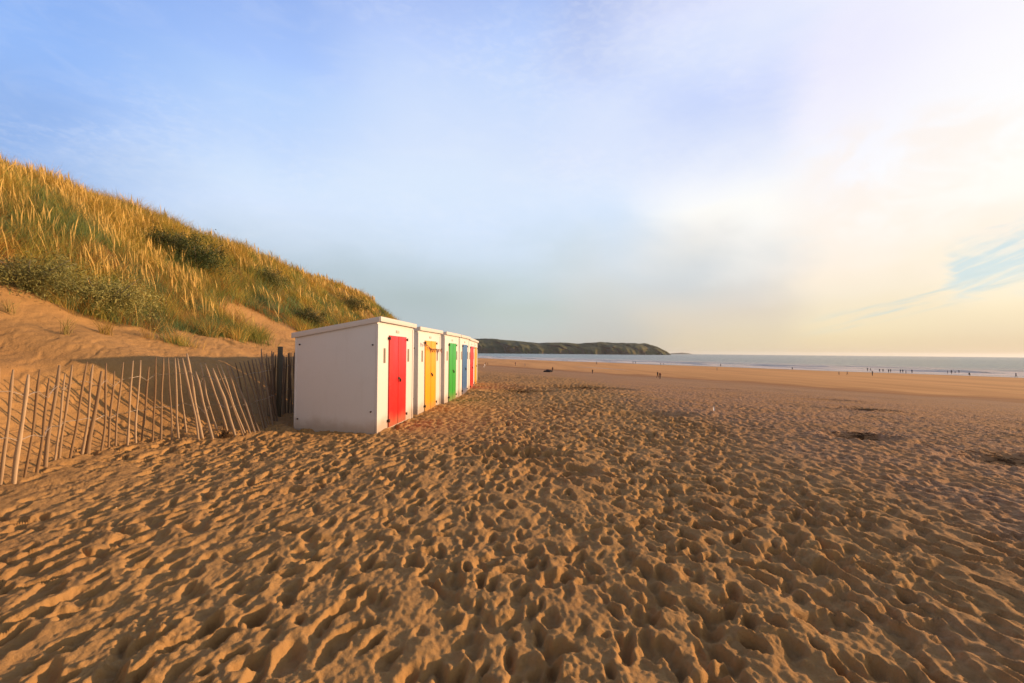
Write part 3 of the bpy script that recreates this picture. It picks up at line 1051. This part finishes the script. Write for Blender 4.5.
def blades(P, H, Wd, dirx, diry, bend, colr, head=None):
    """curved tapering blades; returns verts, quads, tris, colours"""
    n = len(P)
    fr = np.array([0, .38, .72, 1.0])
    sx, sy = -diry, dirx                                 # width direction
    ph = rng.uniform(0, np.pi, n)
    wx = np.cos(ph)
    wy = np.sin(ph)
    V = np.zeros((n, 7, 3))
    wsc = np.array([1.0, .85, .55])
    if head is not None:
        wsc = np.array([.45, .5, 1.25])
    for k in range(4):
        f = fr[k]
        cx = P[:, 0] + dirx * bend * H * f ** 1.8
        cy = P[:, 1] + diry * bend * H * f ** 1.8
        cz = P[:, 2] - .05 + H * f * np.sqrt(np.clip(1 - (bend * f) ** 2 * .55, .2, 1))
        if k < 3:
            V[:, 2 * k] = np.stack([cx - wx * Wd * wsc[k] * .5, cy - wy * Wd * wsc[k] * .5, cz], -1)
            V[:, 2 * k + 1] = np.stack([cx + wx * Wd * wsc[k] * .5, cy + wy * Wd * wsc[k] * .5, cz], -1)
        else:
            V[:, 6] = np.stack([cx, cy, cz], -1)
    b0 = (np.arange(n) * 7)[:, None]
    q = np.concatenate([b0 + np.array([0, 1, 3, 2]), b0 + np.array([2, 3, 5, 4])])
    t = b0 + np.array([4, 5, 6])
    return V.reshape(-1, 3), q, t, np.repeat(colr, 7, 0)


PAL = np.array([(.56, .385, .075), (.40, .365, .075), (.21, .265, .062), (.160, .240, .105), (.62, .40, .095), (.42, .185, .042)])
tx, ty, = [], []
for (ya, yb, n) in ((8.0, 13, 1900), (13, 20, 2300), (20, 32, 1900), (32, 55, 1300), (55, 110, 700)):
    yy = rng.uniform(ya, yb, n * 3)
    aa = rng.uniform(2.5, 15.5, n * 3)
    xx = _xb(yy) - aa
    mk = grass_mask(xx, yy) * (0.62 + .6 * fbm(xx / 1.6, yy / 1.6, 75, 2))
    ok = rng.random(n * 3) < mk
    tx.append(xx[ok][:n])
    ty.append(yy[ok][:n])
tx = np.concatenate(tx)
ty = np.concatenate(ty)
NB = 44
bx = np.repeat(tx, NB)
by = np.repeat(ty, NB)
lod = np.clip(by / 14.0, .8, 4.5)
r_ = np.abs(rng.normal(0, .15, len(bx))) * np.repeat(rng.uniform(.6, 1.5, len(tx)), NB) * np.sqrt(lod)
th = rng.uniform(0, 2 * np.pi, len(bx))
bx = bx + r_ * np.cos(th)
by = by + r_ * np.sin(th)
aa = _xb(by) - bx
bz = base_z(bx, by)
patch = fbm(bx / 1.9, by / 2.1, 77, 3)
crest = sst(aa, 7.5, 10.5)
tuft_h = np.repeat(rng.uniform(.55, 1.4, len(tx)), NB)
Hh = rng.uniform(.30, .74, len(bx)) * tuft_h * (1 + .25 * patch) * (0.75 + .25 * sst(aa, 4, 8))
dx_ = np.cos(th) * .8 - .30                               # combed a little away from the sea
dy_ = np.sin(th) * .8
nn = np.hypot(dx_, dy_) + 1e-6
ci = np.clip(np.floor(2.6 - 2.1 * crest - 2.6 * patch + np.repeat(rng.normal(0, .85, len(tx)), NB) + rng.normal(0, .35, len(bx))), 0, 3).astype(int)
tuft_c = np.repeat(rng.random(len(tx)), NB)
ci = np.where(tuft_c < .16, 4, ci)
ci = np.where((tuft_c > .86) & (aa < 7), 5, ci)
colr = PAL[ci] * rng.uniform(.72, 1.2, (len(bx), 1)) * np.repeat(rng.uniform(.62, 1.25, (len(tx), 1)), NB, 0)
P = np.stack([bx, by, bz], -1)
v1, q1, t1, c1 = blades(P, Hh, .0075 * lod, dx_ / nn, dy_ / nn, rng.uniform(.25, .95, len(bx)), colr)
# flowering stalks with pale golden heads, thickest on the upper left slope
nc_ = 900
yc = np.where(rng.random(nc_) < .55, rng.uniform(9, 18, nc_), rng.uniform(15, 75, nc_))
ac = rng.uniform(4.2, 13.5, nc_)
pk = fbm((_xb(yc) - ac) / 2.4, yc / 2.4, 79, 2)
okc = rng.random(nc_) < .04 + .75 * sst(ac, 5.5, 8.5) + .8 * pk * sst(ac, 4.5, 7)
yc, ac = yc[okc], ac[okc]
nk = 13
yy = np.repeat(yc, nk) + rng.normal(0, .28, len(yc) * nk)
ax_ = np.repeat(ac, nk) + rng.normal(0, .28, len(yc) * nk)
xx = _xb(yy) - ax_
ok = rng.random(len(xx)) < grass_mask(xx, yy)
xx, yy = xx[ok], yy[ok]
lo2 = np.clip(yy / 14.0, .8, 4.5)
P2 = np.stack([xx, yy, base_z(xx, yy)], -1)
th2 = rng.normal(2.9, .6, len(xx))
hc = np.array([(.66, .45, .13)]) * rng.uniform(.75, 1.2, (len(xx), 1))
v2, q2, t2, c2 = blades(P2, rng.uniform(.50, .95, len(xx)), .024 * lo2, np.cos(th2), np.sin(th2), rng.uniform(.03, .45, len(xx)), hc, head=True)
gv = np.concatenate([v1, v2])
k = len(v1)
grass = mesh_from("dune_grass", gv, [np.concatenate([q1, q2 + k]), np.concatenate([t1, t2 + k])], M_GRASS)
tint(grass, np.concatenate([c1, c2]))
tag(grass, "golden and green marram grass covering the dune", "grass", kind='stuff')


# ------------------------------------------------------------------ bushes on the dune
def make_bush(px, py, rad, hgt, colr, lab, nleaf=3200, stretch=1.0, seed=0):
    g = np.random.default_rng(seed + 300)
    x, y, z = at(px, py)
    root = empty("bush", (x, y, z))
    tag(root, lab, "bush", "low bushes on the dune")
    st = MB()
    for k in range(9):
        a = k * 2.39 + seed
        tip = Vector((math.cos(a) * rad * .75 * stretch, math.sin(a) * rad * .75, hgt * g.uniform(.55, .9)))
        st.tube([(0, 0, -.15), tip * .5 + Vector((0, 0, hgt * .08)), tip], [.025, .016, .006], 6)
    st.build("stem", M_POST, root, True)
    nl = 44
    cen = np.stack([g.normal(0, .42, nl) * rad * stretch, g.normal(0, .42, nl) * rad, np.abs(g.normal(.30, .25, nl)) * hgt], -1)
    cr = g.uniform(.20, .46, nl) * rad
    w = g.integers(0, nl, nleaf)
    d = g.normal(0, 1, (nleaf, 3))
    d /= np.linalg.norm(d, axis=1, keepdims=True)
    p = cen[w] + d * (cr[w] * g.uniform(.15, 1.2, nleaf))[:, None]
    br_ = g.random(nleaf) < .55
    q_ = g.normal(0, 1, (nleaf, 3)) * np.array([rad * stretch * .42, rad * .42, hgt * .30]) + np.array([0, 0, hgt * .22])
    p = np.where(br_[:, None], q_, p)
    sz = g.uniform(.009, .020, nleaf) * (1 + y / 30)
    t1_ = np.cross(d, g.normal(0, 1, (nleaf, 3)))
    t1_ /= np.linalg.norm(t1_, axis=1, keepdims=True)
    t2_ = np.cross(d, t1_) + d * g.normal(0, .5, (nleaf, 1))
    V = np.stack([p - t1_ * sz[:, None] * 1.7, p + t2_ * sz[:, None] * .42, p + t1_ * sz[:, None] * 1.7, p - t2_ * sz[:, None] * .42], 1)
    qd = (np.arange(nleaf) * 4)[:, None] + np.arange(4)
    o = mesh_from("foliage", V.reshape(-1, 3), qd, M_LEAF, False, root)
    clump = g.uniform(.7, 1.3, nl)[w][:, None]
    cc = np.array([colr]) * clump * g.uniform(.75, 1.25, (nleaf, 1))
    tint(o, np.repeat(cc, 4, 0))
    return root


DG = (.060, .082, .026)
make_bush(196, 268, 1.05, 1.25, DG, "largest dark green bush high on the dune, standing out against the golden grass", 11000, 1.2, 1)
make_bush(162, 249, .95, .8, (.085, .095, .030), "dark green bush just left of the largest bush near the dune crest", 8000, 1.2, 2)
make_bush(26, 288, .85, .75, (.21, .205, .066), "low olive green bush at the lower edge of the grass, far left on the dune", 11000, 1.5, 3)
make_bush(104, 312, .80, .95, (.30, .28, .088), "pale grey green bush at the grass edge above the leaning fence", 12000, 1.3, 4)
make_bush(266, 284, .8, .8, (.15, .155, .048), "mid green bush above the bare sand gully in the dune", 7000, 1.2, 5)
make_bush(305, 324, .7, .75, (.10, .10, .036), "dark bush showing just above the roof of the nearest hut", 7000, 1.2, 6)
make_bush(349, 309, 1.1, 1.0, (.12, .115, .038), "dark bush on the dune near the far end of its skyline", 7000, 1.2, 7)



# small single plants on the bare sand bank
def make_tuft(px, py, hgt, n, colr, lab, seed):
    g = np.random.default_rng(seed + 500)
    x, y, z = at(px, py)
    th = g.uniform(0, 6.28, n)
    P = np.stack([g.normal(0, .05, n), g.normal(0, .05, n), np.zeros(n)], -1)
    v, q, t, c_ = blades(P, g.uniform(.5, 1, n) * hgt, np.full(n, .009), np.cos(th), np.sin(th), g.uniform(.15, .8, n), np.array([colr]) * g.uniform(.7, 1.3, (n, 1)))
    o = mesh_from("grass_tuft", v, [q, t], M_GRASS)
    o.location = (x, y, z)
    tint(o, c_)
    tag(o, lab, "grass tuft", "single grass tufts on the sand bank")


make_tuft(10, 313, .45, 30, (.33, .26, .09), "sparse straw tuft on bare sand, at the very left of the bank", 1)
make_tuft(66, 334, .50, 26, (.30, .24, .07), "thin yellow tuft alone on the bare sand bank above the fence", 2)
make_tuft(44, 300, .40, 24, (.20, .19, .07), "thin greenish tuft under the low bushes on the sand bank", 3)
make_tuft(105, 334, .50, 60, (.32, .22, .05), "bushy yellow tuft at the grass edge above the fence palings", 4)
make_tuft(246, 341, .28, 24, (.20, .17, .06), "small dull tuft in the sand gully of the dune", 5)


# ------------------------------------------------------------------ small debris on the sand
M_WEED = simple("dried_seaweed", (.13, .078, .038), .85, .4, 30, spec=.2)


def make_clump(px, py, size, n, lab, seed, name="seaweed_clump", cat="seaweed", m=None, tall=.3):
    g = random.Random(seed + 900)
    x, y, _z = at(px, py)
    z = float(ground_z(x, y))
    mb = MB()
    for k in range(n):
        a = g.uniform(0, 6.28)
        rr = abs(g.gauss(0, .45)) * size
        cx, cy = math.cos(a) * rr * (1.5 if size > .3 else 1), math.sin(a) * rr * (.7 if size > .3 else 1)
        h0 = float(ground_z(x + cx, y + cy)) - z
        b_ = g.uniform(0, 6.28)
        l = g.uniform(.2, .6) * min(size, .13)
        hh = abs(g.gauss(0, tall)) * min(size, .11) * (.35 if size > .3 else 1)
        mb.tube([(cx - math.cos(b_) * l, cy - math.sin(b_) * l, h0 + .004), (cx + g.gauss(0, .02), cy + g.gauss(0, .02), h0 + hh + .01), (cx + math.cos(b_) * l, cy + math.sin(b_) * l, h0 + g.uniform(0, .03))],
                [.003, g.uniform(.004, .009), .003], 5, .6)
    o = mb.build(name, m or M_WEED, None, True)
    o.location = (x, y, z)
    tag(o, lab, cat, "dark seaweed and scraps on the sand")
    return o


make_clump(225, 437, .12, 110, "black tangle of seaweed lying at the foot of the leaning palings", 1, tall=.7)
make_clump(247, 337, .22, 26, "dark twiggy clump lying in the sand gully of the dune", 2, tall=.6)
make_clump(860, 438, .42, 120, "broad dark seaweed patch filling a hollow on the right of the beach", 6)
make_clump(868, 410, .7, 110, "long dark seaweed patch just beyond the broad hollow on the right", 7)
make_clump(585, 388, 1.3, 300, "dark seaweed heap on the beach between the far hut and the sea", 8)
make_clump(522, 392, .9, 200, "dark seaweed line on the sand just right of the last hut", 9)
make_clump(1003, 461, .45, 70, "thin dark seaweed patch at the right edge of the beach", 12)

fx, fy, fz = at(714, 411)
mb = MB()
mb.add([(0, 0, -.02), (.03, .01, .03), (.028, .014, .10), (.004, .012, .15), (-.022, .006, .10), (-.026, .0, .04),
        (0, .006, -.02), (.03, .016, .03), (.028, .020, .10), (.004, .018, .15), (-.022, .012, .10), (-.026, .006, .04)],
       [(0, 1, 2, 5), (5, 2, 3, 4), (11, 8, 7, 6), (10, 9, 8, 11)] + [(k, (k + 1) % 6, (k + 1) % 6 + 6, k + 6) for k in range(6)])
fe = mb.build("feather", simple("white_feather", (.8, .8, .78), .8, .05), None)
fe.location = (fx, fy, float(ground_z(fx, fy)))
tag(fe, "small white feather stuck upright in the sand on the open beach", "feather")

# ------------------------------------------------------------------ people far down the beach
M_SKIN = simple("skin", (.36, .20, .13), .6, .08, 12)
CLOTH = {'dark': simple("dark_cloth", (.030, .028, .034), .85, .2, 9), 'navy': simple("navy_cloth", (.022, .028, .055), .85, .2, 9), 'maroon': simple("maroon_cloth", (.095, .022, .028), .85, .2, 9),
         'white': simple("white_cloth", (.75, .73, .70), .85, .08, 9), 'grey': simple("grey_cloth", (.17, .17, .18), .85, .2, 9), 'hair': simple("brown_hair", (.045, .028, .018), .8, .2, 30)}


def body_mesh(pose):
    V = {'pel': (0, 0, .93), 'spi': (0, 0, 1.14), 'che': (0, .01, 1.36), 'nec': (0, .01, 1.50), 'hea': (0, .02, 1.58), 'top': (0, .02, 1.69)}
    Rr = {'pel': .15, 'spi': .13, 'che': .155, 'nec': .058, 'hea': .088, 'top': .07}
    E = [('pel', 'spi'), ('spi', 'che'), ('che', 'nec'), ('nec', 'hea'), ('hea', 'top')]
    for sgn, s_ in ((-1, 'l'), (1, 'r')):
        sw = sgn * (.20 if pose == 'walk' else .0)
        V.update({s_ + 'sh': (sgn * .185, .0, 1.42), s_ + 'el': (sgn * .235, -.02 - sw * .5, 1.14), s_ + 'wr': (sgn * .245, .07 - sw * .9, .90), s_ + 'ha': (sgn * .24, .10 - sw * 1.0, .80)})
        Rr.update({s_ + 'sh': .07, s_ + 'el': .046, s_ + 'wr': .034, s_ + 'ha': .040})
        if pose == 'crouch':
            V.update({s_ + 'hi': (sgn * .10, 0, .90), s_ + 'kn': (sgn * .15, .36, .86), s_ + 'an': (sgn * .13, .10, .50), s_ + 'to': (sgn * .13, .26, .46)})
        else:
            V.update({s_ + 'hi': (sgn * .095, 0, .87), s_ + 'kn': (sgn * .105, .04 + sw * .7, .49), s_ + 'an': (sgn * .105, sw * 1.25 - .02, .09), s_ + 'to': (sgn * .115, sw * 1.25 + .14, .045)})
        Rr.update({s_ + 'hi': .095, s_ + 'kn': .066, s_ + 'an': .042, s_ + 'to': .040})
        E += [('che', s_ + 'sh'), (s_ + 'sh', s_ + 'el'), (s_ + 'el', s_ + 'wr'), (s_ + 'wr', s_ + 'ha'), ('pel', s_ + 'hi'), (s_ + 'hi', s_ + 'kn'), (s_ + 'kn', s_ + 'an'), (s_ + 'an', s_ + 'to')]
    keys = list(V)
    off = .42 if pose == 'crouch' else 0
    me = bpy.data.meshes.new("body_skeleton")
    me.from_pydata([(V[k][0], V[k][1], V[k][2] - off) for k in keys], [(keys.index(a), keys.index(b)) for a, b in E], [])
    o = bpy.data.objects.new("body_skeleton", me)
    col.objects.link(o)
    sk = o.modifiers.new('skin', 'SKIN')
    for i, k in enumerate(keys):
        me.skin_vertices[0].data[i].radius = (Rr[k], Rr[k] * (.72 if k in ('pel', 'spi', 'che') else 1))
        me.skin_vertices[0].data[i].use_root = (k == 'pel')
    ss = o.modifiers.new('sub', 'SUBSURF')
    ss.levels = 1
    ss.render_levels = 1
    dg = bpy.context.evaluated_depsgraph_get()
    out = bpy.data.meshes.new_from_object(o.evaluated_get(dg))
    bpy.data.objects.remove(o)
    return out, off


BODY = {p: body_mesh(p) for p in ('stand', 'walk', 'crouch')}


def person_mesh(pose, top, legs):
    src, off = BODY[pose]
    me = src.copy()
    me.name = "person"
    me.materials.clear()
    for m in (M_SKIN, CLOTH[top], CLOTH[legs], CLOTH['hair']):
        me.materials.append(m)
    for p in me.polygons:
        p.use_smooth = True
        cx, cy, cz = p.center
        cz += off
        k = 0
        if cz > 1.61 or (cz > 1.52 and cy < -.02):
            k = 3
        elif .98 < cz < 1.47 and abs(cx) < .30 and not (cz < 1.0):
            k = 1
        elif cz <= .98 and abs(cx) < .21:
            k = 2 if cz > (.12 if pose != 'crouch' else .5) else 0
        p.material_index = k
    return me


PM = {}


def add_person(px, py, hpx, pose, top, legs, lab, group, rz):
    key = (pose, top, legs)
    if key not in PM:
        PM[key] = person_mesh(*key)
    x, y, z = at(px, py, SEA_Z - .15)
    o = bpy.data.objects.new("person", PM[key])
    o.location = (x, y, z)
    o.rotation_euler = (0, 0, rz)
    full = 1.69 if pose != 'crouch' else 1.27
    s_ = min(1.12, max(.75, hpx / F_PX * math.hypot(x, y) / full * .95))
    o.scale = (s_, s_, s_)
    col.objects.link(o)
    tag(o, lab, "person", group)


WALK = "people walking on the damp sand"
SURF = "people along the water's edge"
rp = random.Random(3)
PEOPLE = [
    (484.6, 368.0, 2.2, 'crouch', 'white', 'white', "person in white crouching on the sand just beyond the last hut", WALK),
    (485.8, 364.9, 2.8, 'stand', 'dark', 'dark', "dark clad person beyond the person in white, the nearer to the hut of two together", WALK),
    (487.8, 365.1, 2.8, 'stand', 'navy', 'dark', "navy clad person beyond the person in white, the farther from the hut of two together", WALK),
    (515.4, 365.7, 3.8, 'walk', 'maroon', 'dark', "person in maroon top walking alone below the thick end of the headland", WALK),
    (525.0, 366.2, 3.0, 'stand', 'grey', 'grey', "person in grey standing next along the sand from the maroon top", WALK),
    (552.6, 371.8, 4.2, 'stand', 'dark', 'dark', "dark clad person standing next to a dark bundle on the sand", WALK),
    (592.5, 373.8, 4.0, 'walk', 'dark', 'navy', "dark clad person walking alone in front of the shallow pool", WALK),
    (596.6, 364.6, 3.2, 'walk', 'navy', 'dark', "navy clad person at the water's edge behind the shallow pool", SURF),
    (563.0, 361.4, 2.4, 'stand', 'dark', 'dark', "lone tiny dark person at the waterline left of the shallow pool", SURF),
    (567.2, 361.6, 2.2, 'stand', 'grey', 'dark', "tiny grey topped person at the waterline left of the shallow pool", SURF),
    (633.0, 363.8, 2.4, 'stand', 'grey', 'dark', "grey topped person of two at the waterline near the headland tip", SURF),
    (635.6, 363.9, 2.4, 'stand', 'dark', 'dark', "dark clad person of two at the waterline near the headland tip", SURF),
    (657.6, 378.2, 6.6, 'walk', 'dark', 'dark', "dark clad person of the pair walking close together, the one on the left", WALK),
    (660.0, 379.2, 6.6, 'walk', 'maroon', 'dark', "person in maroon of the pair walking close together", WALK),
    (660.6, 365.3, 2.8, 'stand', 'dark', 'dark', "dark clad person in the shallows straight behind the walking pair", SURF),
    (663.5, 365.4, 2.6, 'stand', 'navy', 'navy', "navy clad person in the shallows behind the walking pair", SURF),
    (717.0, 370.6, 3.4, 'stand', 'grey', 'grey', "person in grey standing on bare sand near the water right of the headland tip", SURF),
    (720.6, 366.8, 3.0, 'stand', 'dark', 'dark', "dark clad person in the surf just behind the person in grey", SURF),
    (792.2, 369.6, 3.2, 'crouch', 'navy', 'navy', "navy clad person crouching alone in the surf", SURF),
    (839.0, 375.0, 2.6, 'stand', 'grey', 'dark', "grey topped person on the sand left of the bathers", SURF),
    (847.2, 375.0, 3.2, 'walk', 'dark', 'dark', "dark clad person on the sand left of the bathers", SURF),
    (872.5, 375.8, 5.2, 'stand', 'dark', 'dark', "tallest looking dark person on the sand in front of the bathers", SURF),
    (912.0, 373.4, 3.6, 'stand', 'navy', 'navy', "navy clad bather standing alone at the end of the main group of bathers", SURF),
    (947.6, 373.8, 2.8, 'stand', 'grey', 'dark', "grey topped bather of the small far right group", SURF),
    (951.5, 374.0, 3.2, 'stand', 'dark', 'dark', "dark clad bather of the small far right group", SURF),
    (955.2, 373.4, 2.6, 'stand', 'white', 'dark', "white topped bather of the small far right group", SURF),
    (959.0, 373.4, 2.6, 'stand', 'grey', 'grey', "all grey bather at the end of the small far right group", SURF),
    (969.3, 375.8, 3.2, 'crouch', 'dark', 'dark', "dark clad person crouching in the shallows right of the small group", SURF),
    (1016.0, 377.8, 4.4, 'walk', 'navy', 'dark', "navy topped person walking in the shallows at the far right", SURF),
]
for (px, py, hp, po, a, b_, lab, grp) in PEOPLE:
    add_person(px, py, hp, po, a, b_, lab, grp, rp.uniform(0, 6.28))
for k, (px, py) in enumerate(((867.6, 371.4), (870.6, 371.4), (879.6, 372.2), (883.0, 372.4), (888.6, 372.8), (890.6, 372.6), (900.5, 373.0), (902.8, 373.0), (906.0, 373.6))):
    add_person(px, py, 2.9, ('stand', 'walk')[k % 2], 'dark', 'dark', "tiny dark bather in the main group standing in the white shallows", "bathers in the white shallows", rp.uniform(0, 6.28))

# dark bundle on the sand by a person
bx_, by_, bz_ = at(548.4, 372.2)
mb = MB()
for k, (ox, oy, rr) in enumerate(((-.55, 0, .20), (-.1, .1, .30), (.35, 0, .26), (.05, -.2, .24))):
    mb.tube([(ox - .5, oy, rr * .5), (ox - .2, oy + .05, rr * .95), (ox + .2, oy, rr), (ox + .5, oy - .03, rr * .5)], [rr * .35, rr, rr * .95, rr * .3], 10)
bd = mb.build("bag", CLOTH['dark'], None, True)
bd.location = (bx_, by_, bz_)
tag(bd, "low dark bundle of bags lying on the sand next to a standing person", "bag")

# ------------------------------------------------------------------ the air over the bay
hz = MB()
hz.box(-16000, 24000, -400, 24000, -60, 112)
haze = hz.build("haze", None)
hm = bpy.data.materials.new("sea_haze")
hm.use_nodes = True
ht = NT(hm.node_tree)
ht.n.clear()
pv = ht.new('ShaderNodeVolumePrincipled')
pv.inputs['Color'].default_value = (.85, .90, .95, 1)
pv.inputs['Density'].default_value = .00003
pv.inputs['Anisotropy'].default_value = .3
ho = ht.new('ShaderNodeOutputMaterial')
ht.link(pv.outputs[0], ho.inputs['Volume'])
haze.data.materials.append(hm)
haze['kind'] = 'stuff'
haze['label'] = "thin pale sea haze over the bay"
haze['category'] = "haze"
